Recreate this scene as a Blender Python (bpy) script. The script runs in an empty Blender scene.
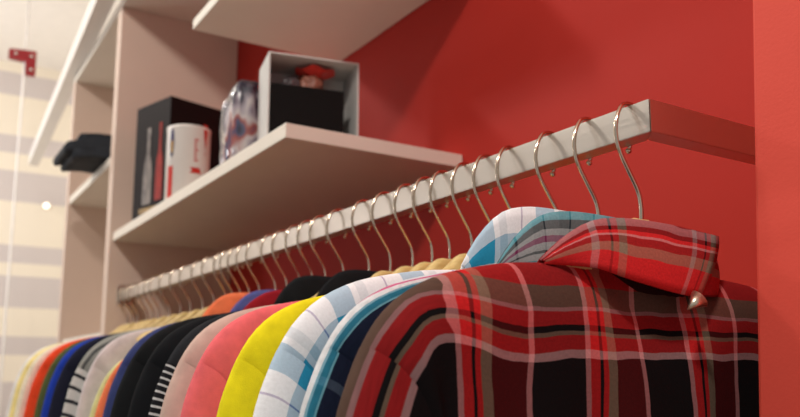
import bpy, bmesh, math, random
from mathutils import Vector, Matrix, noise
random.seed(7)
scn = bpy.context.scene
COL = scn.collection
scn.view_settings.view_transform = 'Standard'
scn.view_settings.look = 'None'

# ------------------------------------------------------------------ materials
def lin(c):
    def f(v):
        v /= 255.0
        return v / 12.92 if v <= 0.04045 else ((v + 0.055) / 1.055) ** 2.4
    return (f(c[0]), f(c[1]), f(c[2]), 1.0)

def newmat(name):
    m = bpy.data.materials.new(name)
    m.use_nodes = True
    nt = m.node_tree
    for n in list(nt.nodes):
        nt.nodes.remove(n)
    out = nt.nodes.new('ShaderNodeOutputMaterial')
    b = nt.nodes.new('ShaderNodeBsdfPrincipled')
    nt.links.new(b.outputs[0], out.inputs[0])
    return m, nt, b

def plain(name, rgb, rough=0.6, metal=0.0, vary=0.06, scale=14.0, bump=0.0, bscale=200.0, sheen=0.0, alpha=1.0, trans=0.0, emit=0.0, spec=0.5):
    m, nt, b = newmat(name)
    N = nt.nodes.new
    c = lin(rgb)
    tc = N('ShaderNodeTexCoord')
    ns = N('ShaderNodeTexNoise'); ns.inputs['Scale'].default_value = scale; ns.inputs['Detail'].default_value = 4
    nt.links.new(tc.outputs['Object'], ns.inputs['Vector'])
    rp = N('ShaderNodeValToRGB')
    rp.color_ramp.elements[0].position = 0.3; rp.color_ramp.elements[1].position = 0.7
    rp.color_ramp.elements[0].color = (c[0]*(1-vary), c[1]*(1-vary), c[2]*(1-vary), 1)
    rp.color_ramp.elements[1].color = (min(1, c[0]*(1+vary)), min(1, c[1]*(1+vary)), min(1, c[2]*(1+vary)), 1)
    nt.links.new(ns.outputs['Fac'], rp.inputs['Fac'])
    nt.links.new(rp.outputs['Color'], b.inputs['Base Color'])
    b.inputs['Roughness'].default_value = rough
    b.inputs['Metallic'].default_value = metal
    if sheen:
        b.inputs['Sheen Weight'].default_value = sheen
        b.inputs['Sheen Roughness'].default_value = 0.5
    if bump:
        n2 = N('ShaderNodeTexNoise'); n2.inputs['Scale'].default_value = bscale; n2.inputs['Detail'].default_value = 3
        nt.links.new(tc.outputs['Object'], n2.inputs['Vector'])
        bp = N('ShaderNodeBump'); bp.inputs['Strength'].default_value = bump; bp.inputs['Distance'].default_value = 0.002
        nt.links.new(n2.outputs['Fac'], bp.inputs['Height'])
        nt.links.new(bp.outputs['Normal'], b.inputs['Normal'])
    b.inputs['Alpha'].default_value = alpha
    b.inputs['Specular IOR Level'].default_value = spec
    b.inputs['Transmission Weight'].default_value = trans
    if emit:
        b.inputs['Emission Color'].default_value = c
        b.inputs['Emission Strength'].default_value = emit
    return m

def fabric(name, rgb, vary=0.10):
    return plain(name, rgb, rough=0.9, vary=vary, scale=60, bump=0.25, bscale=900, sheen=0.0, spec=.12)

def stripe_ramp(nt, sock, period, offset, stops):
    """constant ramp along a coordinate; stops = [(start in metres, rgb)]"""
    N = nt.nodes.new
    a = N('ShaderNodeMath'); a.operation = 'ADD'; a.inputs[1].default_value = offset
    nt.links.new(sock, a.inputs[0])
    d = N('ShaderNodeMath'); d.operation = 'DIVIDE'; d.inputs[1].default_value = period
    nt.links.new(a.outputs[0], d.inputs[0])
    fl = N('ShaderNodeMath'); fl.operation = 'FLOOR'
    nt.links.new(d.outputs[0], fl.inputs[0])
    fr = N('ShaderNodeMath'); fr.operation = 'SUBTRACT'
    nt.links.new(d.outputs[0], fr.inputs[0]); nt.links.new(fl.outputs[0], fr.inputs[1])
    rp = N('ShaderNodeValToRGB'); cr = rp.color_ramp; cr.interpolation = 'CONSTANT'
    for k, (p, c) in enumerate(stops):
        pos = min(0.9999, p / period)
        if k < 2:
            e = cr.elements[k]; e.position = pos
        else:
            e = cr.elements.new(pos)
        e.color = lin(c)
    nt.links.new(fr.outputs[0], rp.inputs['Fac'])
    return rp.outputs['Color']

def plaid(name, warp, weft, mixf=0.5, bump=0.2, dark=0.0, heather=.28):
    """warp / weft = (period, offset, stops) along U and along V of the cloth's UV (metres); None for only one direction"""
    m, nt, b = newmat(name)
    N = nt.nodes.new
    uv = N('ShaderNodeUVMap'); uv.uv_map = 'UVMap'
    ns = N('ShaderNodeTexNoise'); ns.inputs['Scale'].default_value = 16
    nt.links.new(uv.outputs[0], ns.inputs['Vector'])
    sub = N('ShaderNodeVectorMath'); sub.operation = 'SUBTRACT'; sub.inputs[1].default_value = (0.5, 0.5, 0.5)
    nt.links.new(ns.outputs['Color'], sub.inputs[0])
    scl = N('ShaderNodeVectorMath'); scl.operation = 'SCALE'; scl.inputs['Scale'].default_value = 0.010
    nt.links.new(sub.outputs[0], scl.inputs[0])
    ad = N('ShaderNodeVectorMath'); ad.operation = 'ADD'
    nt.links.new(uv.outputs[0], ad.inputs[0]); nt.links.new(scl.outputs[0], ad.inputs[1])
    sp = N('ShaderNodeSeparateXYZ'); nt.links.new(ad.outputs[0], sp.inputs[0])
    cols = []
    if warp: cols.append(stripe_ramp(nt, sp.outputs['X'], *warp))
    if weft: cols.append(stripe_ramp(nt, sp.outputs['Y'], *weft))
    if len(cols) == 2:
        mx = N('ShaderNodeMix'); mx.data_type = 'RGBA'; mx.inputs['Factor'].default_value = mixf
        nt.links.new(cols[0], mx.inputs['A']); nt.links.new(cols[1], mx.inputs['B'])
        dk = N('ShaderNodeMix'); dk.data_type = 'RGBA'; dk.blend_type = 'MULTIPLY'; dk.inputs['Factor'].default_value = dark
        nt.links.new(mx.outputs['Result'], dk.inputs['A']); nt.links.new(cols[0], dk.inputs['B'])
        c = dk.outputs['Result']
    else:
        c = cols[0]
    # worn, heathered cloth
    n3 = N('ShaderNodeTexNoise'); n3.inputs['Scale'].default_value = 420; n3.inputs['Detail'].default_value = 4
    nt.links.new(uv.outputs[0], n3.inputs['Vector'])
    mr = N('ShaderNodeMapRange'); mr.inputs['To Min'].default_value = 1-heather; mr.inputs['To Max'].default_value = 1+heather
    nt.links.new(n3.outputs['Fac'], mr.inputs['Value'])
    mu = N('ShaderNodeVectorMath'); mu.operation = 'SCALE'
    nt.links.new(c, mu.inputs[0]); nt.links.new(mr.outputs[0], mu.inputs['Scale'])
    nt.links.new(mu.outputs[0], b.inputs['Base Color'])
    b.inputs['Roughness'].default_value = 0.88
    b.inputs['Specular IOR Level'].default_value = 0.12
    bp = N('ShaderNodeBump'); bp.inputs['Strength'].default_value = bump; bp.inputs['Distance'].default_value = 0.0015
    nt.links.new(n3.outputs['Fac'], bp.inputs['Height']); nt.links.new(bp.outputs['Normal'], b.inputs['Normal'])
    return m

def brushed(name, rgb, rough=0.3):
    m, nt, b = newmat(name)
    N = nt.nodes.new
    tc = N('ShaderNodeTexCoord'); mp = N('ShaderNodeMapping'); mp.inputs['Scale'].default_value = (3, 900, 900)
    nt.links.new(tc.outputs['Object'], mp.inputs['Vector'])
    ns = N('ShaderNodeTexNoise'); ns.inputs['Scale'].default_value = 1.0; ns.inputs['Detail'].default_value = 5
    nt.links.new(mp.outputs[0], ns.inputs['Vector'])
    mr = N('ShaderNodeMapRange'); mr.inputs['To Min'].default_value = rough - 0.06; mr.inputs['To Max'].default_value = rough + 0.14
    nt.links.new(ns.outputs['Fac'], mr.inputs['Value']); nt.links.new(mr.outputs[0], b.inputs['Roughness'])
    bp = N('ShaderNodeBump'); bp.inputs['Strength'].default_value = 0.06; bp.inputs['Distance'].default_value = 0.0005
    nt.links.new(ns.outputs['Fac'], bp.inputs['Height']); nt.links.new(bp.outputs['Normal'], b.inputs['Normal'])
    b.inputs['Base Color'].default_value = lin(rgb); b.inputs['Metallic'].default_value = 1.0
    return m

def wood(name, c1, c2):
    m, nt, b = newmat(name)
    N = nt.nodes.new
    tc = N('ShaderNodeTexCoord'); mp = N('ShaderNodeMapping'); mp.inputs['Scale'].default_value = (160, 12, 160)
    nt.links.new(tc.outputs['Object'], mp.inputs['Vector'])
    ns = N('ShaderNodeTexNoise'); ns.inputs['Scale'].default_value = 1.0; ns.inputs['Detail'].default_value = 4
    nt.links.new(mp.outputs[0], ns.inputs['Vector'])
    rp = N('ShaderNodeValToRGB'); rp.color_ramp.elements[0].color = lin(c1); rp.color_ramp.elements[1].color = lin(c2)
    rp.color_ramp.elements[0].position = 0.3; rp.color_ramp.elements[1].position = 0.7
    nt.links.new(ns.outputs['Fac'], rp.inputs['Fac']); nt.links.new(rp.outputs['Color'], b.inputs['Base Color'])
    b.inputs['Roughness'].default_value = 0.45
    return m

def banded_wall(name, base, band, spans):
    """horizontal bands by object Z"""
    m, nt, b = newmat(name)
    N = nt.nodes.new
    tc = N('ShaderNodeTexCoord'); sp = N('ShaderNodeSeparateXYZ'); nt.links.new(tc.outputs['Object'], sp.inputs[0])
    acc = None
    for z0, z1 in spans:
        g = N('ShaderNodeMath'); g.operation = 'GREATER_THAN'; g.inputs[1].default_value = z0
        l = N('ShaderNodeMath'); l.operation = 'LESS_THAN'; l.inputs[1].default_value = z1
        nt.links.new(sp.outputs['Z'], g.inputs[0]); nt.links.new(sp.outputs['Z'], l.inputs[0])
        mm = N('ShaderNodeMath'); mm.operation = 'MULTIPLY'
        nt.links.new(g.outputs[0], mm.inputs[0]); nt.links.new(l.outputs[0], mm.inputs[1])
        if acc is None: acc = mm.outputs[0]
        else:
            s = N('ShaderNodeMath'); s.operation = 'ADD'
            nt.links.new(acc, s.inputs[0]); nt.links.new(mm.outputs[0], s.inputs[1]); acc = s.outputs[0]
    # fine thread lines inside the bands
    wv = N('ShaderNodeTexWave'); wv.bands_direction = 'Z'; wv.inputs['Scale'].default_value = 14; wv.inputs['Distortion'].default_value = 0.3
    nt.links.new(tc.outputs['Object'], wv.inputs['Vector'])
    mr = N('ShaderNodeMapRange'); mr.inputs['To Min'].default_value = 0.8; mr.inputs['To Max'].default_value = 1.0
    nt.links.new(wv.outputs['Fac'], mr.inputs['Value'])
    f = N('ShaderNodeMath'); f.operation = 'MULTIPLY'; nt.links.new(acc, f.inputs[0]); nt.links.new(mr.outputs[0], f.inputs[1])
    mx = N('ShaderNodeMix'); mx.data_type = 'RGBA'
    mx.inputs['A'].default_value = lin(base); mx.inputs['B'].default_value = lin(band)
    nt.links.new(f.outputs[0], mx.inputs['Factor']); nt.links.new(mx.outputs['Result'], b.inputs['Base Color'])
    b.inputs['Roughness'].default_value = 0.7
    return m

# ------------------------------------------------------------------ mesh helpers
def link(name, me, mat, parent=None, smooth=True):
    o = bpy.data.objects.new(name, me)
    COL.objects.link(o)
    if mat: me.materials.append(mat)
    for p in me.polygons: p.use_smooth = smooth
    if parent: o.parent = parent
    return o

def mesh_obj(name, verts, faces, mat, parent=None, uvs=None, smooth=True):
    me = bpy.data.meshes.new(name)
    me.from_pydata([tuple(v) for v in verts], [], faces)
    if uvs:
        l = me.uv_layers.new(name='UVMap')
        for lp in me.loops: l.data[lp.index].uv = uvs[lp.vertex_index]
    me.validate(); me.update()
    return link(name, me, mat, parent, smooth)

def bm_obj(name, bm, mat, parent=None, smooth=False):
    bmesh.ops.recalc_face_normals(bm, faces=bm.faces)
    me = bpy.data.meshes.new(name); bm.to_mesh(me); bm.free()
    return link(name, me, mat, parent, smooth)

def add_box(bm, x0, x1, y0, y1, z0, z1, bev=0.0):
    b2 = bmesh.new()
    vs = [b2.verts.new((x, y, z)) for x in (x0, x1) for y in (y0, y1) for z in (z0, z1)]
    for f in ((0,1,3,2),(4,6,7,5),(0,4,5,1),(2,3,7,6),(0,2,6,4),(1,5,7,3)):
        b2.faces.new([vs[i] for i in f])
    if bev:
        bmesh.ops.bevel(b2, geom=b2.edges[:], offset=bev, segments=2, affect='EDGES', profile=0.5)
    me = bpy.data.meshes.new('t'); b2.to_mesh(me); b2.free(); bm.from_mesh(me); bpy.data.meshes.remove(me)

def box(name, x0, x1, y0, y1, z0, z1, mat, parent=None, bev=0.0015):
    bm = bmesh.new(); add_box(bm, x0, x1, y0, y1, z0, z1, bev)
    return bm_obj(name, bm, mat, parent)

def prism(name, poly, z0, z1, mat, parent=None, bev=0.0):
    bm = bmesh.new()
    a = [bm.verts.new((x, y, z0)) for x, y in poly]; c = [bm.verts.new((x, y, z1)) for x, y in poly]
    n = len(poly)
    bm.faces.new(a[::-1]); bm.faces.new(c)
    for i in range(n): bm.faces.new((a[i], a[(i+1)%n], c[(i+1)%n], c[i]))
    if bev: bmesh.ops.bevel(bm, geom=bm.edges[:], offset=bev, segments=2, affect='EDGES')
    return bm_obj(name, bm, mat, parent)

def catmull(pts, n):
    """resample a polyline (tuples) smoothly into n+1 points of about equal arc length"""
    P = [Vector(p) for p in pts]
    dense = []
    for i in range(len(P)-1):
        p0 = P[i-1] if i else P[i]*2-P[i+1]
        p3 = P[i+2] if i+2 < len(P) else P[i+1]*2-P[i]
        for k in range(12):
            t = k/12
            dense.append(0.5*((2*P[i])+(-p0+P[i+1])*t+(2*p0-5*P[i]+4*P[i+1]-p3)*t*t+(-p0+3*P[i]-3*P[i+1]+p3)*t**3))
    dense.append(P[-1])
    L = [0]
    for a, b in zip(dense, dense[1:]): L.append(L[-1]+(b-a).length)
    out = []; j = 0
    for k in range(n+1):
        s = L[-1]*k/n
        while j < len(L)-2 and L[j+1] < s: j += 1
        f = (s-L[j])/max(1e-9, L[j+1]-L[j])
        out.append(dense[j].lerp(dense[j+1], min(1, max(0, f))))
    return out, L[-1]

def tube(name, path, rad, mat, parent=None, seg=10, cap=True, taper=None):
    verts = []; faces = []
    n = len(path)
    up = Vector((1, 0, 0))
    for i, p in enumerate(path):
        d = (path[min(n-1, i+1)]-path[max(0, i-1)]).normalized()
        a = up - d*up.dot(d)
        if a.length < 1e-4: a = Vector((0, 1, 0)) - d*d.y
        a.normalize(); b = d.cross(a)
        r = rad*(taper[i] if taper else 1)
        for k in range(seg):
            t = 2*math.pi*k/seg
            verts.append(p+a*(math.cos(t)*r)+b*(math.sin(t)*r))
    for i in range(n-1):
        for k in range(seg):
            k2 = (k+1) % seg
            faces.append((i*seg+k, i*seg+k2, (i+1)*seg+k2, (i+1)*seg+k))
    if cap:
        faces.append(tuple(range(seg))[::-1]); faces.append(tuple((n-1)*seg+k for k in range(seg)))
    return mesh_obj(name, verts, faces, mat, parent)

def lathe(name, prof, mat, parent=None, seg=40, loc=(0,0,0)):
    verts = []; faces = []
    for r, z in prof:
        for k in range(seg):
            t = 2*math.pi*k/seg
            verts.append((loc[0]+r*math.cos(t), loc[1]+r*math.sin(t), loc[2]+z))
    for i in range(len(prof)-1):
        for k in range(seg):
            k2 = (k+1) % seg
            faces.append((i*seg+k, i*seg+k2, (i+1)*seg+k2, (i+1)*seg+k))
    return mesh_obj(name, verts, faces, mat, parent)

def thing(name, label, cat, loc=(0,0,0), group=None, rz=0.0):
    o = bpy.data.objects.new(name, None); COL.objects.link(o)
    o.empty_display_size = 0.05
    o.location = loc; o.rotation_euler = (0, 0, rz)
    o['label'] = label; o['category'] = cat
    if group: o['group'] = group
    return o

def tag(o, label, cat, group=None):
    o['label'] = label; o['category'] = cat
    if group: o['group'] = group
    return o

def struct(o):
    o['kind'] = 'structure'
    return o

# ------------------------------------------------------------------ setting
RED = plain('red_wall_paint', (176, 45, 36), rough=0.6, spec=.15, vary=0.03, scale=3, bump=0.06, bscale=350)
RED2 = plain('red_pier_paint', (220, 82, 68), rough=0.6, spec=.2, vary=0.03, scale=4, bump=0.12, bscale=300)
WHITE = plain('white_melamine', (230, 222, 209), rough=0.42, vary=0.02, scale=8)
PANEL = plain('cream_melamine', (214, 190, 174), rough=0.45, vary=0.02, scale=8)
CEIL = plain('ceiling_paint', (246, 240, 232), rough=0.85, vary=0.02)
FLOOR = plain('floor_tile', (150, 135, 120), rough=0.45, vary=0.15, scale=5)
k = 5.3/4.2
LW = banded_wall('striped_wallpaper', (240, 229, 210), (204, 194, 192),
                 [(a*k, b*k) for a, b in ((1.362,1.479),(1.07,1.16),(.828,.981),(.526,.613),(.31,.463),(.083,.172),(-.25,-.044),(-.5,-.4),(-.9,-.7))])
YW = 0.871
ZF, ZC = -1.30, 1.93
struct(box('wall_back', -2.43, 1.6, YW, YW+0.1, ZF, ZC, RED, bev=0))
struct(box('wall_rear', -5.4, -2.4305, YW, YW+0.1, ZF, ZC, plain('cream_wall_paint', (238, 230, 216), rough=.7, vary=.02, scale=3), bev=0))
struct(box('wall_left', -5.4, -5.3, -3.2, YW, ZF, ZC, LW, bev=0))
struct(box('floor', -5.4, 1.6, -3.2, YW+0.1, ZF-0.1, ZF, FLOOR, bev=0))
struct(box('ceiling', -5.4, 1.6, -3.2, YW+0.1, ZC, ZC+0.1, CEIL, bev=0))
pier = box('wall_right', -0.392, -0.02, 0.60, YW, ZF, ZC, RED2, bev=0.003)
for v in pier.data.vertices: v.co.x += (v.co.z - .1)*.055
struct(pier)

# ------------------------------------------------------------------ wall unit
XP, YF = -2.374, 0.4985
unit = thing('shelving_unit', 'tall cream shelving unit with an open narrow bay against the red wall', 'shelving unit', (XP, YF, ZF))
def upart(name, x0, x1, y0, y1, z0, z1, mat, bev=0.0015):
    o = box(name, x0, x1, y0, y1, z0, z1, mat, None, bev)
    o.parent = unit; o.matrix_parent_inverse = Matrix.Translation((-XP, -YF, -ZF))
    return o
upart('side_panel', XP-0.05, XP, YF, YW-.001, ZF, 1.107, PANEL)
upart('side_panel', -3.16, -3.12, YF, YW-.001, ZF, 1.107, PANEL)
upart('top_board', -3.16, -1.25, YF, YW-.001, 1.1075, 1.135, WHITE)
upart('back_board', -3.12, XP-0.05, YW-.02, YW-.001, ZF, 1.107, PANEL)
for z in (-0.95, -0.35, 0.12):
    upart('bay_shelf', -3.1195, XP-0.0505, YF+.012, YW-.021, z-.028, z, WHITE)
upart('bay_shelf', -3.1195, XP-0.0505, YF+.005, YW-.021,   .625, .653, WHITE)

ZS = 0.4063
sh = box('wall_shelf', XP+.0005, -1.1536, 0.5086, YW-.001, ZS-.0256, ZS, WHITE)
tag(sh, 'white wall shelf above the hanging rail, holding the tin and boxes', 'shelf')
ush = box('wall_shelf', -1.664, -1.05, 0.503, YW-.001, 0.761, 0.784, WHITE)
tag(ush, 'upper white wall shelf at the top edge, empty underside facing down', 'shelf')

# long white fascia plank above the unit's front
pl = bmesh.new()
A, B = Vector((-4.70, .555, 0)), Vector((-1.30, .405, 0))
d = (B-A).normalized(); nrm = Vector((-d.y, d.x, 0))
vs = []
for P in (A, B):
    for w_, z in ((-.02, 1.20), (.030, 1.20), (.030, 1.138), (-.02, 1.138)):
        q = P + nrm*w_; vs.append(pl.verts.new((q.x, q.y, z)))
for f in ((0,1,2,3),(7,6,5,4),(0,4,5,1),(1,5,6,2),(2,6,7,3),(3,7,4,0)): pl.faces.new([vs[i] for i in f])
fo = bm_obj('fascia_plank', pl, plain('fascia_white', (234, 229, 224), rough=0.35, vary=0.02))
tag(fo, 'long white fascia plank sloping along the top of the shelving unit', 'plank')

# ------------------------------------------------------------------ rail
STEEL = brushed('brushed_steel', (208, 199, 189), 0.29)
XE, YR, ZR, RH, RD = -0.4455, 0.5415, 0.2393, 0.030, 0.020
rail = thing('clothes_rail', 'flat brushed steel clothes rail carrying all the hangers', 'clothes rail', (XE, YR, ZR))
def rpart(o):
    o.parent = rail; o.matrix_parent_inverse = Matrix.Translation((-XE, -YR, -ZR)); return o
g = 0.0003
rpart(prism('front_bar', [(XP+.004, YR), (XE-g, YR), (XE-RD-g, YR+RD), (XP+.004, YR+RD)], ZR-RH, ZR, STEEL, bev=.0006))
rpart(prism('return_bar', [(XE, YR+g), (XE, YW-.004), (XE-RD, YW-.004), (XE-RD, YR+RD+g)], ZR-RH, ZR, STEEL, bev=.0006))
rpart(box('end_plate', XP+.0006, XP+.004, YR-.014, YR+RD+.014, ZR-RH-.014, ZR+.014, STEEL, bev=.001))
rpart(box('end_plate', XE-RD-.014, XE+.014, YW-.004, YW-.0006, ZR-RH-.014, ZR+.014, STEEL, bev=.001))

# ------------------------------------------------------------------ hangers
HOOK = plain('polished_hook_wire', (214, 196, 176), rough=0.16, metal=1.0, vary=0.02)
BEECH = wood('pale_beech', (208, 176, 108), (230, 204, 142))
HX = [-0.47,-0.521,-0.574,-0.636,-0.676,-0.717,-0.761,-0.798,-0.842,-0.897,-0.954,-1.03,-1.089,-1.134,-1.181,-1.234,-1.282,-1.354,-1.404,-1.449,-1.492,-1.529,-1.601,-1.673,-1.757,-1.832,-1.921,-2.009,-2.065,-2.123,-2.217,-2.272,-2.33]
YC = 0.547
hook_pts = [(.0,.006,-.122),(.0,.006,-.105),(.0,.0065,-.091),(.0,.003,-.077),(.0,-.008,-.060),(.0,-.018,-.044),(.0,-.0222,-.028),(.0,-.0195,-.012),(-.001,-.011,.0005),(-.003,.0025,.0040),(-.007,.0155,.0005),(-.013,.0195,-.010),(-.018,.0190,-.023),(-.021,.0175,-.033)]
hp, _ = catmull(hook_pts, 44)
arm_top = [(0,-.104),(.012,-.1045),(.024,-.115),(.05,-.135),(.09,-.149),(.122,-.157),(.15,-.161),(.17,-.168),(.185,-.180)]
def hanger_body():
    at, _ = catmull([(0, y, z) for y, z in arm_top], 22)
    full = [Vector((0, -p.y, p.z)) for p in at[:0:-1]] + at
    verts = []; faces = []
    seg = 8
    for i, p in enumerate(full):
        f = abs(p.y)/.185
        hgt = .030 - .010*f + (.006 if abs(p.y) < .03 else 0)
        wx = .0085*(1 + .15*f)
        if i in (0, len(full)-1): hgt *= .5; wx *= .5
        zc = p.z - hgt/2
        for k_ in range(seg):
            t = 2*math.pi*(k_+.5)/seg
            c, s = math.cos(t), math.sin(t)
            sg = lambda v: math.copysign(abs(v)**.45, v)
            verts.append((wx*sg(c), p.y, zc + hgt/2*sg(s)))
    n = len(full)
    for i in range(n-1):
        for k_ in range(seg):
            k2 = (k_+1) % seg
            faces.append((i*seg+k_, i*seg+k2, (i+1)*seg+k2, (i+1)*seg+k_))
    faces.append(tuple(range(seg))[::-1]); faces.append(tuple((n-1)*seg+k_ for k_ in range(seg)))
    return verts, faces
h0 = thing('clothes_hanger', 'x', 'hanger', (HX[0], YC, ZR), 'wooden hangers on the steel rail')
hv, hf = hanger_body()
mesh_obj('wooden_arms', hv, hf, BEECH, h0)
hk = tube('hook', hp, .0020, HOOK, h0, seg=10)
bm = bmesh.new(); bmesh.ops.create_uvsphere(bm, u_segments=10, v_segments=8, radius=.0030)
bmesh.ops.translate(bm, verts=bm.verts, vec=hp[-1])
bm_obj('hook_tip', bm, HOOK, hk, True)
HANG = [h0]
for i, x in enumerate(HX[1:], 1):
    r = h0.copy(); COL.objects.link(r); r.location = (x, YC, ZR)
    for ch in list(h0.children):
        c = ch.copy(); COL.objects.link(c); c.parent = r
        for gg in ch.children:
            d2 = gg.copy(); COL.objects.link(d2); d2.parent = c
    gap = min(HX[i-1]-x, (x-HX[i+1]) if i+1 < len(HX) else .1)
    a_ = max(.01, min(.09, (gap-.024)/.42))
    r.rotation_euler = (0, 0, random.uniform(-a_, a_))
    HANG.append(r)

# ------------------------------------------------------------------ garments
H_COLLAR = [(0,.0665),(.022,.0685),(.042,.0785),(.062,.0872),(.104,.0885),(.122,.0875),(.15,.085),(.183,.079),(.211,.072),(.234,.062),(.252,.050),(.267,.034),(.279,.014),(.288,-.008),(.296,-.034),(.306,-.09),(.314,-.17),(.320,-.27),(.324,-.40)]
H_TEE = [(0,.066),(.03,.069),(.06,.080),(.085,.0895)] + H_COLLAR[5:]
def smooth01(v): v = max(0, min(1, v)); return v*v*(3-2*v)

def garment(hi, name, label, cat, mat, k=1.0, dz=0.0, Tn=.019, Tf=.019, collar=False, sleeve_mat=None, seam=.279, lean=0.0, fold=.0035, seed=0, sleeve_u=1.0, sleeve_v=0.0, long_z=-.50):
    x0 = HX[hi]
    if hi > 0: Tn = min(Tn, .40*(HX[hi-1]-x0))
    Tf = min(Tf, .40*(x0-HX[hi+1]))
    g_ = thing(name, label, cat, (x0, YC, ZR), 'garments hanging on the steel rail')
    H = H_COLLAR if collar else H_TEE
    M = 64
    pts, A_ = catmull([(0, y*k, z+dz) for y, z in H], M)
    # tangent / inward normals
    cols = []
    seam_j = min(range(M+1), key=lambda j: abs(pts[j].y - seam*k) + (0 if pts[j].z < .06 else 1))
    j2 = min(range(M+1), key=lambda j: abs(pts[j].y - .2*k) + (0 if j < seam_j else 1))
    K = 26
    ts = [ (i/K)**1.7 for i in range(K+1)]
    for j in range(M+1):
        p = pts[j]
        tg = (pts[min(M, j+1)]-pts[max(0, j-1)]).normalized()
        n = Vector((0, tg.z, -tg.y))      # pointing inward/down
        n = Vector((0, 0, -1)).lerp(n, .1 + .9*smooth01((p.y/k - .20)/.075)).normalized()
        if p.y <= .2*k and j <= j2: yb = p.y
        elif j <= seam_j: yb = .2*k + (p.y - .2*k)*.8
        else: yb = .2*k + (pts[seam_j].y - .2*k)*.8 + (j-seam_j)/(M-seam_j)*.04
        e = Vector((0, yb, long_z + (.02 if j > seam_j else 0)))
        L = min(.13, (e-p).length*.5)
        c = p + n*L
        col = []; v = 0; last = None
        for t in ts:
            q = p*(1-t)**2 + c*(2*t*(1-t)) + e*t*t
            if last is not None: v += (q-last).length
            last = q
            col.append((q, v))
        cols.append(col)
    def offset(u, v, y, side, j):
        T = Tn if side > 0 else Tf
        h = T*math.sqrt(max(0, 1-(1-min(v/(.045 + (.06*max(0, 1-abs(y)/.11) if collar else 0)), 1))**2))
        yn = abs(y)/(.078*k)
        if yn < 1: h = max(h, .017*math.sqrt(1-yn*yn)) if v < .2 else h
        f = fold*smooth01((v-.015)/.12)*(math.sin(u*38+seed*1.7)+.6*math.sin(u*71+seed*3.1+v*9))
        f += .006*smooth01(v/.05)*noise.noise(Vector((u*9+seed*5, v*9, seed*3.3)))
        return h + f*.8
    def build(nm, sides, jr, mt, adj, parent):
        verts = []; uvs = []; faces = []; idx = {}
        js = []
        for sgn in sides:
            js += [(sgn, j) for j in jr]
        if len(sides) == 2:
            js = [(-1, j) for j in list(jr)[::-1]] + [(1, j) for j in list(jr)[1:]]
        for ci, (sgn, j) in enumerate(js):
            u = sgn*A_*j/M
            ju = M*.226/A_
            v0 = 0
            if collar and pts[j].y < .09*k: v0 = max(0, (.0885+dz) - pts[j].z)
            v0 += sleeve_v*smooth01((A_*j/M/k - .15)/.11)
            us = u if j <= ju or sleeve_u == 1 else sgn*A_*(ju + (j-ju)*sleeve_u)/M
            for i, (q, v) in enumerate(cols[j]):
                for fs in (1, -1):
                    h = offset(u, v, q.y, fs, j)
                    dd = adj(j)
                    h = max(h + dd*min(1, v/.01), .0)
                    idx[(ci, i, fs)] = len(verts)
                    ln = lean*smooth01(v/.2)
                    verts.append((fs*h + ln, sgn*q.y, q.z - ZR)); uvs.append((us, v+v0))
        nC = len(js)
        for ci in range(nC-1):
            for i in range(K):
                a, b_, c_, d_ = idx[(ci,i,1)], idx[(ci+1,i,1)], idx[(ci+1,i+1,1)], idx[(ci,i+1,1)]
                faces.append((a, d_, c_, b_))
                a, b_, c_, d_ = idx[(ci,i,-1)], idx[(ci+1,i,-1)], idx[(ci+1,i+1,-1)], idx[(ci,i+1,-1)]
                faces.append((a, b_, c_, d_))
        o = mesh_obj(nm, verts, faces, mt, parent, uvs)
        bm_ = bmesh.new(); bm_.from_mesh(o.data)
        bmesh.ops.remove_doubles(bm_, verts=bm_.verts, dist=.0002)
        bm_.to_mesh(o.data); bm_.free()
        for p in o.data.polygons: p.use_smooth = True
        return o
    build('body', (-1, 1), range(0, seam_j+1), mat, lambda j: -.0058*smooth01((j-seam_j+2)/2.0), g_)
    for s in (-1, 1):
        build('sleeve', (s,), range(seam_j, M+1), sleeve_mat or mat, lambda j: -.0004, g_)
    return g_

# collar of a shirt: a folded front leaf, a second leaf and the standing band
C_TOP = [(.004,-.120,.0890),(.015,-.107,.1050),(.023,-.082,.1205),(.026,-.049,.1262),(.027,0,.1268),(.025,.043,.1255),(.021,.086,.1240)]
C_BOT = [(.008,-.119,.0862),(.020,-.096,.0842),(.031,-.080,.0815),(.037,-.053,.0745),(.039,-.014,.0680),(.038,.016,.0650),(.035,.037,.0655)]
D_TOP = [(.019,.076,.1200),(.008,.094,.1120),(-.006,.101,.1040)]
D_BOT = [(.030,.040,.0660),(.020,.078,.0690),(-.004,.104,.0780)]
def leaf(name, top, bot, mat, parent, sc, dz, flat, zr=.0865, u0=0.0, sz=1.0):
    n = 20
    tp, _ = catmull(top, n); bt, _ = catmull(bot, n)
    rows = 9; verts = []; faces = []; uvs = []
    for i in range(n+1):
        for r in range(rows+2):
            if r < 2:      # roll of the fold, on the inner side
                q = tp[i] + Vector((-.006+.003*r, 0, -.008+.006*r)); v = -.008+.006*r
            else:
                f = (r-2)/(rows-1)
                q = tp[i].lerp(bt[i], f) + Vector((.004*math.sin(math.pi*f), 0, .0015*math.sin(math.pi*f*.5)*0)); v = f*.058
            verts.append((q.x*flat, q.y*sc, (q.z-zr)*(sz if q.z > zr else 1)+zr+dz-ZR)); uvs.append((u0+tp[i].y, v))
    R_ = rows+2
    for i in range(n):
        for r in range(R_-1):
            faces.append((i*R_+r, i*R_+r+1, (i+1)*R_+r+1, (i+1)*R_+r))
    o = mesh_obj(name, verts, faces, mat, parent, uvs)
    so = o.modifiers.new('s', 'SOLIDIFY'); so.thickness = .0022; so.offset = 0
    return o
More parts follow.
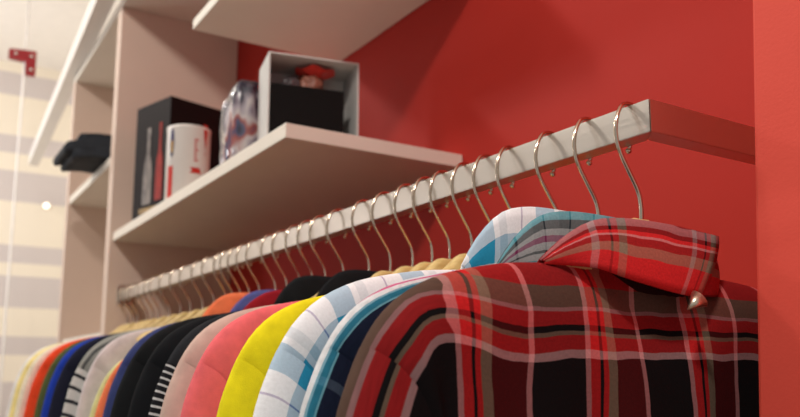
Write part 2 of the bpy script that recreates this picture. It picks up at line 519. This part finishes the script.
def add_collar(g_, mat, sc=1.0, dz=0.0, flat=1.0, sz=1.0, band=None):
    c = leaf('collar', C_TOP, C_BOT, mat, g_, sc, dz, flat, sz=sz)
    leaf('collar', D_TOP, D_BOT, mat, g_, sc, dz, flat, u0=.3, sz=sz)
    seg = 36; verts = []; faces = []; uvs = []
    for r, z in enumerate((.052, .086, .104, .118)):
        for k_ in range(seg):
            t = 2*math.pi*k_/seg
            rx = (.013, .0175, .0175, .017)[r]*min(1, flat*1.05); ry = (.055, .076, .076, .074)[r]
            verts.append((rx*math.cos(t)+.001, (ry*math.sin(t) + .006)*sc, (z-.0865)*(sz if z > .0865 else 1)+.0865+dz-ZR + (.002 if math.cos(t) < 0 else 0)))
            uvs.append((t*.06, z-.078))
    for r in range(3):
        for k_ in range(seg):
            k2 = (k_+1) % seg
            faces.append((r*seg+k_, r*seg+k2, (r+1)*seg+k2, (r+1)*seg+k_))
    o = mesh_obj('collar_band', verts, faces, band or mat, g_, uvs)
    so = o.modifiers.new('s', 'SOLIDIFY'); so.thickness = .0018; so.offset = 0
    return c

# cloth colours
RD_, DR, BK, PL, TN = (212,44,46), (104,18,20), (20,17,19), (206,150,150), (150,128,108)
red_warp = (.127, -.028, [(0,PL),(.005,RD_),(.015,BK),(.0185,RD_),(.024,TN),(.034,DR),(.067,PL),(.0725,BK),(.1269,BK)])
red_weft = (.40, .0, [(0,RD_),(.020,(138,106,90)),(.036,PL),(.040,RD_),(.051,BK),(.055,TN),(.059,RD_),(.069,(222,176,176)),(.076,BK),(.155,PL),(.160,RD_),(.19,BK),(.20,TN),(.215,RD_),(.26,PL),(.265,BK),(.36,RD_)])
RED_PLAID = plaid('red_black_plaid', red_warp, red_weft, .5, dark=.28)
RED_COLLAR = plaid('red_plaid_collar', (.127, -.034+.12, [(0,PL),(.007,RD_),(.020,BK),(.023,RD_),(.030,TN),(.040,RD_),(.1269,RD_)]),
                   (.2, .0, [(0,(128,118,120)),(.0075,BK),(.012,RD_),(.016,PL),(.018,(120,30,30)),(.026,(140,120,100)),(.036,RD_),(.0575,DR),(.19,BK)]), .62)
W_, LB, PU, TE = (242,244,247), (70,160,190), (130,96,160), (40,130,155)
WHITE_CHECK = plaid('white_blue_check', (.076, .0, [(0,W_),(.017,PU),(.0188,W_),(.036,(50,150,190)),(.060,W_),(.066,(206,214,220)),(.0755,W_)]),
                    (.085, -.004, [(0,W_),(.016,(40,150,192)),(.042,W_),(.060,PU),(.0618,W_),(.0845,W_)]), .5, heather=.12)
NAVY_PLAID = plaid('navy_teal_plaid', (.05, .0, [(0,(30,40,62)),(.018,(60,80,100)),(.020,(24,32,52)),(.040,(110,130,150)),(.042,(24,32,52)),(.0499,(30,40,62))]),
                   (.30, .0, [(0,(226,232,238)),(.002,(214,110,150)),(.003,(236,238,240)),(.0055,(130,180,198)),(.007,(44,122,148)),(.0105,(110,170,186)),(.0115,(18,26,46)),(.052,(120,80,120)),(.054,(18,26,46)),(.09,(30,120,150)),(.10,(18,26,46)),(.2999,(18,26,46))]), .8)
NAVY_COLLAR = plaid('teal_magenta_collar', (.03, .0, [(0,(150,160,160)),(.012,(60,70,74)),(.014,(168,176,176)),(.0299,(150,160,160))]),
                    (.2, .0, [(0,(70,150,165)),(.006,(40,48,56)),(.014,(150,158,160)),(.020,(126,24,86)),(.026,(160,166,170)),(.034,(40,48,56)),(.037,(168,172,176)),(.044,(60,140,156)),(.056,(30,36,44)),(.19,(30,36,44))]), .7)
STRIPE_BODY = plaid('grey_striped_knit', None, (.016, 0, [(0,(150,152,146)),(.007,(84,86,86)),(.012,(150,152,146)),(.0155,(150,152,146))]))
STRIPE_SLEEVE = plaid('white_black_stripe_sleeve', (.024, 0, [(0,(198,198,194)),(.017,(40,42,48)),(.0235,(198,198,194))]), None)
DARK_BODY = plaid('charcoal_marl', None, (.02, 0, [(0,(40,42,46)),(.012,(70,72,76)),(.0195,(40,42,46))]))
DARK_SLEEVE = plaid('black_white_fine_stripe', (.0085, 0, [(0,(26,26,30)),(.0056,(190,190,190)),(.0082,(26,26,30))]), None)

BLACK = fabric('black_cotton', (26, 27, 30)); BLACK2 = fabric('black_jersey', (30, 32, 35))
g0 = garment(0, 'plaid_shirt', 'red and black plaid shirt with metal collar stud, nearest on the rail', 'shirt', RED_PLAID, k=1.012, Tn=.026, Tf=.019, collar=True, fold=.0030, seed=1, sleeve_u=.12, sleeve_v=.036)
add_collar(g0, RED_COLLAR, band=fabric('under_collar_shade_cloth', (44, 16, 18)))  # band cloth darkened to paint in the shade beneath the collar flap
# pointed metal stud at the collar
bm = bmesh.new()
bmesh.ops.create_cone(bm, cap_ends=True, segments=24, radius1=.0084, radius2=.0004, depth=.015)
st = bm_obj('collar_stud', bm, plain('stud_metal', (226, 212, 190), rough=.34, metal=1), g0, True)
st.location = (.047, .010, .0570-ZR)
st.rotation_euler = Vector((-.30, -.72, -.62)).to_track_quat('Z', 'Y').to_euler()
st['label'] = 'pointed silver metal stud'

g1 = garment(1, 'plaid_shirt', 'navy and teal plaid shirt with pink lines, second from the front', 'shirt', NAVY_PLAID, k=1.02, collar=True, seed=2, sleeve_u=.3, sleeve_v=.003)
add_collar(g1, NAVY_COLLAR, sc=1.0, dz=.002, flat=.6, sz=1.36)
g2 = garment(2, 'check_shirt', 'white shirt with pale blue checks and purple lines', 'shirt', WHITE_CHECK, k=1.06, dz=.005, collar=True, seed=3)
add_collar(g2, WHITE_CHECK, sc=.98, dz=.007, flat=.6, sz=1.58)
def tee(hi, label, rgb, kk, seed, cat='top', collar=False, name='knit_top', **kw):
    m = fabric(label.replace(' ', '_')[:30], rgb)
    g_ = garment(hi, name, label, cat, kw.pop('mat', m), k=kk, collar=collar, seed=seed, **kw)
    return g_, m
tee(5, 'bright yellow knit top hanging behind the white checked shirt', (240, 226, 34), .985, 4)
tee(8, 'coral pink knit top beside the bright yellow one', (238, 112, 118), .965, 5)
tee(9, 'beige marl knit top left of the coral pink one', (206, 178, 166), .985, 6)
g_, m_ = tee(10, 'charcoal top with fine black and white striped sleeves', (40,42,46), .975, 7, mat=DARK_BODY, sleeve_mat=DARK_SLEEVE, collar=True)
add_collar(g_, BLACK, sc=.64, dz=.012, flat=.7, sz=1.0)
tee(11, 'plain black top beside the charcoal striped sleeve top', (24, 26, 29), .99, 8)
g_, m_ = tee(12, 'black collared shirt hanging behind the plain black top', (28, 30, 32), 1.015, 9, 'shirt', True, 'polo_shirt', Tn=.016, Tf=.014)
add_collar(g_, m_, sc=.66, dz=.012, flat=.7, sz=1.15)
g_, m_ = tee(13, 'dark red collared shirt hidden but for its collar', (150, 30, 40), .86, 11, 'shirt', True, 'polo_shirt', Tn=.014, Tf=.016)
add_collar(g_, m_, sc=.95, dz=.0, flat=.7)
tee(14, 'navy blue knit top behind the dark red collared shirt', (58, 68, 116), .978, 10)
g_, m_ = tee(15, 'slate blue collared shirt, only a collar edge showing behind dark red', (86, 92, 150), .86, 12, 'shirt', True, 'polo_shirt')
add_collar(g_, m_, sc=.80, dz=.004, flat=.7, sz=1.12)
g_, m_ = tee(17, 'light orange collared shirt with upright orange collar', (240, 126, 84), .905, 13, 'shirt', True, 'polo_shirt', dz=-.026, Tn=.016, Tf=.016)
add_collar(g_, m_, sc=.86, dz=.002, flat=.8, sz=1.3)
tee(19, 'pale yellow green top, a thin strip beside the orange shirt', (222, 226, 160), .872, 14, dz=-.036, Tn=.011, Tf=.011)
tee(20, 'light grey white top beside the grey striped one', (214, 206, 206), .90, 15, Tn=.011, Tf=.011)
tee(21, 'grey top with white and black striped sleeve', (150, 152, 146), .955, 16, mat=STRIPE_BODY, sleeve_mat=STRIPE_SLEEVE, Tn=.015)
tee(23, 'very dark navy top between grey stripes and royal blue', (30, 32, 48), .955, 17)
tee(24, 'royal blue knit top beside the olive green one', (34, 62, 168), .953, 18)
tee(25, 'olive green knit top between royal blue and orange red', (82, 92, 54), .96, 19)
tee(26, 'orange red knit top near the far end of the rail', (232, 74, 40), .985, 20)
tee(28, 'pale pink knit top just past the orange red one', (230, 188, 172), .955, 21)
tee(29, 'cream white knit top near the far end of the rail', (232, 222, 200), .965, 24)
tee(30, 'soft yellow cream knit top, second from the far end', (240, 222, 150), .965, 22)
tee(31, 'white knit top, last garment at the far end', (228, 226, 226), .965, 23)

carry = {0:'red and black plaid shirt',1:'navy and teal plaid shirt',2:'white checked shirt',5:'bright yellow top',8:'coral pink top',9:'beige marl top',10:'charcoal top with striped sleeves',11:'plain black top',12:'black collared shirt',13:'dark red collared shirt',14:'navy blue top',15:'slate blue collared shirt',17:'light orange collared shirt',19:'pale yellow green top',20:'light grey white top',21:'grey striped top',23:'very dark navy top',24:'royal blue top',25:'olive green top',26:'orange red top',28:'pale pink top',29:'cream white top',30:'soft yellow cream top',31:'white top at the far end'}
empties = {3:'bare wooden hanger right behind the white checked shirt',4:'bare wooden hanger right in front of the bright yellow top',6:'bare wooden hanger right behind the bright yellow top',7:'bare wooden hanger right in front of the coral pink top',16:'bare wooden hanger between slate blue and light orange collared shirts',18:'bare wooden hanger between light orange and pale yellow green tops',22:'bare wooden hanger between the grey striped and dark navy tops',27:'bare wooden hanger between orange red and pale pink tops',32:'bare wooden hanger at the far end against the cream panel'}
for i, h in enumerate(HANG):
    h['label'] = ('wooden hanger with steel hook carrying the ' + carry[i]) if i in carry else empties[i]

# ------------------------------------------------------------------ things on the shelves
CARD = plain('matt_black_card', (26, 18, 18), rough=.6, vary=.05, spec=.15)
def shelf_thing(name, label, cat, x, y, rz, z=ZS+.0003): return thing(name, label, cat, (x, y, z), None, rz)
# tall black gift box: near corner at origin, front along -x, side along +y
bx = shelf_thing('bottle_box', 'tall black bottle box with printed bottles, at the shelf left end', 'box', -2.045, .568, math.radians(16))
BW, BD, BH = .172, .184, .330
box('carton', -BW, 0, 0, BD, 0, BH, CARD, bx, .0015)
def silhouette(name, cx, z0, pts, mat, parent, y=-.0012):
    poly = [(cx+r, z) for r, z in pts] + [(cx-r, z) for r, z in pts[::-1]]
    bm_ = bmesh.new()
    bm_.faces.new([bm_.verts.new((x, y, z0+z)) for x, z in poly])
    bmesh.ops.solidify(bm_, geom=bm_.faces[:], thickness=.0006)
    return bm_obj(name, bm_, mat, parent)
bp_ = [(.020,0),(.022,.01),(.021,.09),(.017,.115),(.008,.14),(.007,.19),(.009,.192),(.009,.215)]
silhouette('printed_bottle', -.100, .045, bp_, plain('print_silver', (176,166,160), rough=.4, vary=.35, scale=40), bx)
silhouette('printed_bottle', -.042, .050, [(r*.8, z) for r, z in bp_], plain('print_red', (186,52,42), rough=.4, vary=.3, scale=40), bx)
box('printed_band', -.135, -.012, -.0016, -.0004, .022, .036, plain('print_gold', (150,120,70), rough=.5, vary=.3, scale=60), bx, 0)

# white tin
tin = shelf_thing('storage_tin', 'white round tin with red lettering strokes in front of the black box', 'tin', -1.885, .572, 0)
TW = plain('tin_white', (226, 220, 214), rough=.25, vary=.02)
R_, TH = .0525, .190
lathe('canister', [(0,0),(R_-.002,0),(R_,.002),(R_,TH-.008),(R_+.0012,TH-.006),(R_+.0012,TH),(R_-.001,TH+.001),(R_-.004,TH-.004),(0,TH-.004)], TW, tin, 56)
def patch(name, a0, a1, z0, z1, mat, fn=None, na=8, nz=10):
    verts = []; faces = []
    for j in range(nz+1):
        f = j/nz
        l, r = fn(f) if fn else (0, 1)
        for i in range(na+1):
            a = a0+(a1-a0)*(l+(r-l)*i/na)
            verts.append(((R_+.0007)*math.cos(a), (R_+.0007)*math.sin(a), z0+(z1-z0)*f))
    for j in range(nz):
        for i in range(na):
            q = j*(na+1)+i
            faces.append((q, q+1, q+na+2, q+na+1))
    return mesh_obj(name, verts, faces, mat, tin)
TR_ = plain('tin_red_print', (196, 48, 38), rough=.3); TB = plain('tin_blue_print', (70, 66, 96), rough=.35, vary=.5, scale=70); TG = plain('tin_gold_print', (190, 150, 70), rough=.35)
rad = math.radians
# facing direction of the camera from the tin is about -17 degrees
c0 = -22
patch('printed_emblem', rad(c0-50), rad(c0-34), .108, .185, TB, lambda f: (.5-.5*math.sin(math.pi*f)**.5, .5+.5*math.sin(math.pi*f)**.5))
patch('printed_emblem', rad(c0-46), rad(c0-38), .122, .150, TG)
patch('printed_band', rad(c0-54), rad(c0-36), .0, .088, TR_)
patch('printed_flag', rad(c0+8), rad(c0+42), .070, .084, TR_, lambda f: (.0+.45*(1-f)*f*2, 1-.15*f))
patch('printed_flag', rad(c0+18), rad(c0+40), .0, .040, TR_)
patch('printed_ribbon', rad(c0+44), rad(c0+66), .12, .196, TR_, lambda f: (.5*(1-f), .35+.5*f))
for s in range(7):      # one vertical word, reading upward
    z = .100 + s*.0085
    patch('printed_letter', rad(c0+20), rad(c0+(27 if s % 3 else 31)), z, z+.0045, TR_, None, 3, 2)

# white open carton turned on its side, with its contents
wb = shelf_thing('open_carton', 'open white carton lying sideways with its mouth toward the rail', 'carton', -1.334, .551, math.radians(-12.4))
WC = plain('white_card', (206, 204, 200), rough=.55, vary=.03)
CW, CD, CH, TT = .178, .104, .197, .003
bm = bmesh.new()
add_box(bm, -CD, 0, 0, CW, 0, TT); add_box(bm, -CD, 0, 0, CW, CH-TT, CH)
add_box(bm, -CD, 0, 0, TT, TT, CH-TT); add_box(bm, -CD, 0, CW-TT, CW, TT, CH-TT); add_box(bm, -CD, -CD+TT, TT, CW-TT, TT, CH-TT)
bm_obj('carton_shell', bm, WC, wb)
ib = box('black_box', -.098, -.006, .006, .150, TT+.0004, .138, plain('inner_black_card', (20, 18, 18), rough=.65, spec=.1))
ib.matrix_world = wb.matrix_basis @ Matrix.Identity(4)
ib.location = wb.location; ib.rotation_euler = wb.rotation_euler
tag(ib, 'plain black box packed inside the open white carton', 'box')
# red wrapped packet on top of the black box
def blob(name, cx, cy, cz, rx, ry, rz_, mat, seed, amp=.25, parent=None, flat=None):
    bm_ = bmesh.new(); bmesh.ops.create_icosphere(bm_, subdivisions=4, radius=1)
    for v in bm_.verts:
        n = noise.noise(v.co*1.8+Vector((seed, 0, 0)))*amp + noise.noise(v.co*4+Vector((0, seed, 0)))*amp*.5
        q = v.co*(1+n)
        z = q.z*rz_
        if flat is not None: z = max(z, flat)
        v.co = Vector((cx+q.x*rx, cy+q.y*ry, cz+z))
    return bm_obj(name, bm_, mat, parent, True)
pk = thing('wrapped_packet', 'red and tan wrapped packet lying on the black box inside the carton', 'packet', (0,0,0))
pk.location = wb.location; pk.rotation_euler = wb.rotation_euler
pk_loc = Vector(wb.location)
blob('paper_wrap', -.055, .094, .138+.020, .022, .026, .024, plain('tan_paper', (150, 96, 78), rough=.5, vary=.3, scale=60), 3, parent=pk, flat=-.0192)
bm = bmesh.new()
ring = []
for i in range(24):
    t = 2*math.pi*i/24
    ring.append((math.cos(t), math.sin(t)))
vv = []
for rr, zz in ((.2,.172),(.6,.178),(1.0,.187)):
    vv.append([bm.verts.new((-.052+c*.034*rr, .102+s*.040*rr, zz+.004*math.sin(5*i)*rr)) for i, (c, s) in enumerate(ring)])
for a, b in zip(vv, vv[1:]):
    for i in range(24): bm.faces.new((a[i], a[(i+1)%24], b[(i+1)%24], b[i]))
bm.faces.new(vv[0])
o = bm_obj('wrapper_frill', bm, plain('red_foil', (226, 70, 60), rough=.3, vary=.15, scale=50), pk, True)
blob('dark_ribbon', -.055, .055, .138+.016, .018, .018, .020, plain('grey_plastic', (92, 84, 86), rough=.3, vary=.3, scale=50), 8, parent=pk, flat=-.0152)

# glossy clear-wrapped printed bag beside the carton
PLASTIC = None
m, nt, b = newmat('printed_plastic_wrap')
N = nt.nodes.new
tc = N('ShaderNodeTexCoord'); vo = N('ShaderNodeTexNoise'); vo.inputs['Scale'].default_value = 16; vo.inputs['Detail'].default_value = 2
mp = N('ShaderNodeMapping'); mp.inputs['Scale'].default_value = (1.6, 1, .7); mp.inputs['Rotation'].default_value = (0, .5, 0)
nt.links.new(tc.outputs['Object'], mp.inputs[0]); nt.links.new(mp.outputs[0], vo.inputs['Vector'])
rp = N('ShaderNodeValToRGB'); cr = rp.color_ramp
for kx, (p, c) in enumerate([(0,(30,30,40)),(.40,(52,50,66)),(.48,(150,140,150)),(.54,(190,180,180)),(.60,(150,80,74)),(.66,(70,74,104)),(.75,(40,36,44))]):
    e = cr.elements[kx] if kx < 2 else cr.elements.new(p)
    e.position = p; e.color = lin(c)
nt.links.new(vo.outputs['Fac'], rp.inputs['Fac']); nt.links.new(rp.outputs['Color'], b.inputs['Base Color'])
b.inputs['Roughness'].default_value = .12; b.inputs['Coat Weight'].default_value = .6
bag = blob('wrapped_bag', 0, 0, 0, 1, 1, 1, m, 5, .1)
for v in bag.data.vertices:
    q = v.co.copy()
    sx = math.copysign(abs(q.x)**.4, q.x); sy = math.copysign(abs(q.y)**.5, q.y); sz = math.copysign(abs(q.z)**.4, q.z)
    ww = 1-.12*max(0, sz)
    cr_ = .006*noise.noise(q*3+Vector((9, 0, 0)))
    v.co = Vector((sx*.038*ww+cr_, sy*.034*ww+cr_, max(0, (sz+1)*(.086+.010*sx*max(0, sz))+cr_)))
bag.location = (-1.487, .558, ZS+.0005); bag.rotation_euler = (0, 0, .12)
tag(bag, 'shiny plastic wrapped printed bag standing left of the open carton', 'bag')

# folded dark trousers on the bay shelf
DEN = plain('black_denim', (34, 40, 48), rough=.85, vary=.12, scale=60, bump=.2, bscale=600)
tr = thing('folded_trousers', 'folded black trousers overhanging the narrow bay shelf', 'trousers', (-2.62, .52, .6535))
def fold_layer(name, x0, x1, y0, y1, z0, z1, seed):
    bm_ = bmesh.new(); add_box(bm_, x0, x1, y0, y1, z0, z1)
    bmesh.ops.subdivide_edges(bm_, edges=bm_.edges[:], cuts=9, use_grid_fill=True)
    cx, cy, cz = (x0+x1)/2, (y0+y1)/2, (z0+z1)/2
    for v in bm_.verts:
        a = abs((v.co.z-cz)/((z1-z0)/2))
        fy = (v.co.y-cy)/((y1-y0)/2)
        v.co.y -= math.copysign(.25*(z1-z0)*a**2, fy)*smooth01((abs(fy)-.6)/.4)
        v.co.z += .006*noise.noise(v.co*14+Vector((seed,0,0))) + .004
        if v.co.y < -.02: v.co.z -= 1.6*(v.co.y+.02)**2
        v.co.x += .006*noise.noise(v.co*10+Vector((0,seed,0)))
    return bm_obj(name, bm_, DEN, tr, True)
fold_layer('trouser_leg', -.10, .12, -.115, .20, .004, .034, 1)
fold_layer('trouser_leg', -.09, .115, -.14, .19, .028, .062, 4)
fold_layer('trouser_leg', -.07, .11, -.10, .18, .057, .080, 7)
ft = bmesh.new(); add_box(ft, -.30, -.13, .06, .28, 0, .035, .012)
fo2 = bm_obj('folded_shirt', ft, fabric('white_cotton', (226, 220, 216)), None, True)
fo2.location = (-2.62, .52, .6535)
tag(fo2, 'folded white shirt lying on the narrow bay shelf behind the trousers', 'shirt')

# hanging cable with a red clamp in front of the striped wall
cb = tube('display_cable', [Vector((-4.2, .428, z)) for z in (ZF, -.5, 0, .5, 1, 1.5, ZC)], .0055, plain('clear_cord', (240, 236, 232), rough=.3), None, 8)
tag(cb, 'thin pale vertical display cord in front of the striped wall', 'cord')
CLR = plain('red_clamp_plastic', (150, 22, 34), rough=.35)
cl = thing('cable_clamp', 'small dark red angular clamp fixed to the vertical cord', 'clamp', (-4.2, .428, 1.55))
clm = bmesh.new()
poly = [(-.075, .045), (.050, .055), (.050, -.075), (.005, -.075), (.005, -.005), (-.075, -.005)]
for fs in (-.014, .014):
    pass
a = [clm.verts.new((-.014, y, z)) for y, z in poly]; c = [clm.verts.new((.020, y, z)) for y, z in poly]
clm.faces.new(a); clm.faces.new(c[::-1])
for i in range(len(poly)): clm.faces.new((a[i], c[i], c[(i+1)%len(poly)], a[(i+1)%len(poly)]))
bmesh.ops.bevel(clm, geom=clm.edges[:], offset=.004, segments=2, affect='EDGES')
bm_obj('clamp_body', clm, CLR, cl)
for y, z in ((-.045, .022), (.028, .022), (.028, -.048)):
    b_ = lathe('clamp_screw', [(0,.004),(.008,.004),(.009,0),(.009,-.004)], plain('screw_metal', (200,190,186), rough=.25, metal=1), cl, 16)
    b_.rotation_euler = (0, math.pi/2, 0); b_.location = (.0215, y, z)

# reflection of a spotlight, added as a small glowing disc on the wall
lm = thing('spot_reflection', 'small glowing round spotlight reflection on the striped wall', 'reflection', (-5.2995, .722, 1.038))
o = lathe('reflection_rim', [(.0,.0),(.022,.0),(.023,.008),(.020,.011),(.018,.008)], plain('reflection_rim', (220,210,200), rough=.3, metal=.8), lm, 24); o.rotation_euler = (0, math.pi/2, 0)
o = lathe('reflection_glow', [(.018,.007),(.014,.010),(.007,.012),(.0,.013)], plain('reflection_glow', (255,244,226), emit=2.2), lm, 24); o.rotation_euler = (0, math.pi/2, 0)

# ------------------------------------------------------------------ light
w = bpy.data.worlds.new('World'); scn.world = w; w.use_nodes = True
bg = w.node_tree.nodes.get('Background') or w.node_tree.nodes.new('ShaderNodeBackground')
bg.inputs[0].default_value = (1.0, .97, .94, 1); bg.inputs[1].default_value = .36
def area(name, loc, target, size, energy, col=(1, .95, .88), sy=None):
    l = bpy.data.lights.new(name, 'AREA'); l.energy = energy; l.color = col
    l.shape = 'RECTANGLE'; l.size = size; l.size_y = sy or size
    o = bpy.data.objects.new(name, l); COL.objects.link(o); o.location = loc
    o.rotation_euler = (Vector(target)-Vector(loc)).to_track_quat('-Z', 'Y').to_euler()
    return o
area('ceiling_spot_and_fill', (.35, -.65, 1.75), (-.7, .6, .2), .16, 27)
area('ceiling_spot_and_fill', (-1.9, -.75, 1.86), (-.95, .6, .15), .16, 14)
area('ceiling_spot_and_fill', (-3.1, -.9, 1.86), (-2.2, .5, .2), .25, 20)
area('ceiling_spot_and_fill', (-4.2, -.9, 1.2), (-4.9, .4, 1.2), .5, 11, (.96, .98, 1))  # added fill to brighten the striped wall, no fixture there
area('ceiling_fill', (-4.0, -1.6, .6), (-4.4, .2, 1.93), .6, 20, (.98, .98, 1))  # unseen fill light, added to lift the ceiling

# ------------------------------------------------------------------ camera
cam = bpy.data.cameras.new('Camera'); co = bpy.data.objects.new('Camera', cam); COL.objects.link(co)
r_ = Vector((0.535233, 0.844704, 0.000993)); u_ = Vector((0.124513, -0.080058, 0.988983)); f_ = Vector((-0.835477, 0.529213, 0.148026))
co.matrix_world = Matrix(((r_.x, u_.x, -f_.x, 0), (r_.y, u_.y, -f_.y, 0), (r_.z, u_.z, -f_.z, 0), (0, 0, 0, 1)))
cam.sensor_width = 36; cam.lens = 788.97/800*36
cam.shift_y = (254.96-208.5)/800
cam.clip_start = .02
cam.dof.use_dof = True; cam.dof.focus_distance = .72; cam.dof.aperture_fstop = 6.3
scn.camera = co
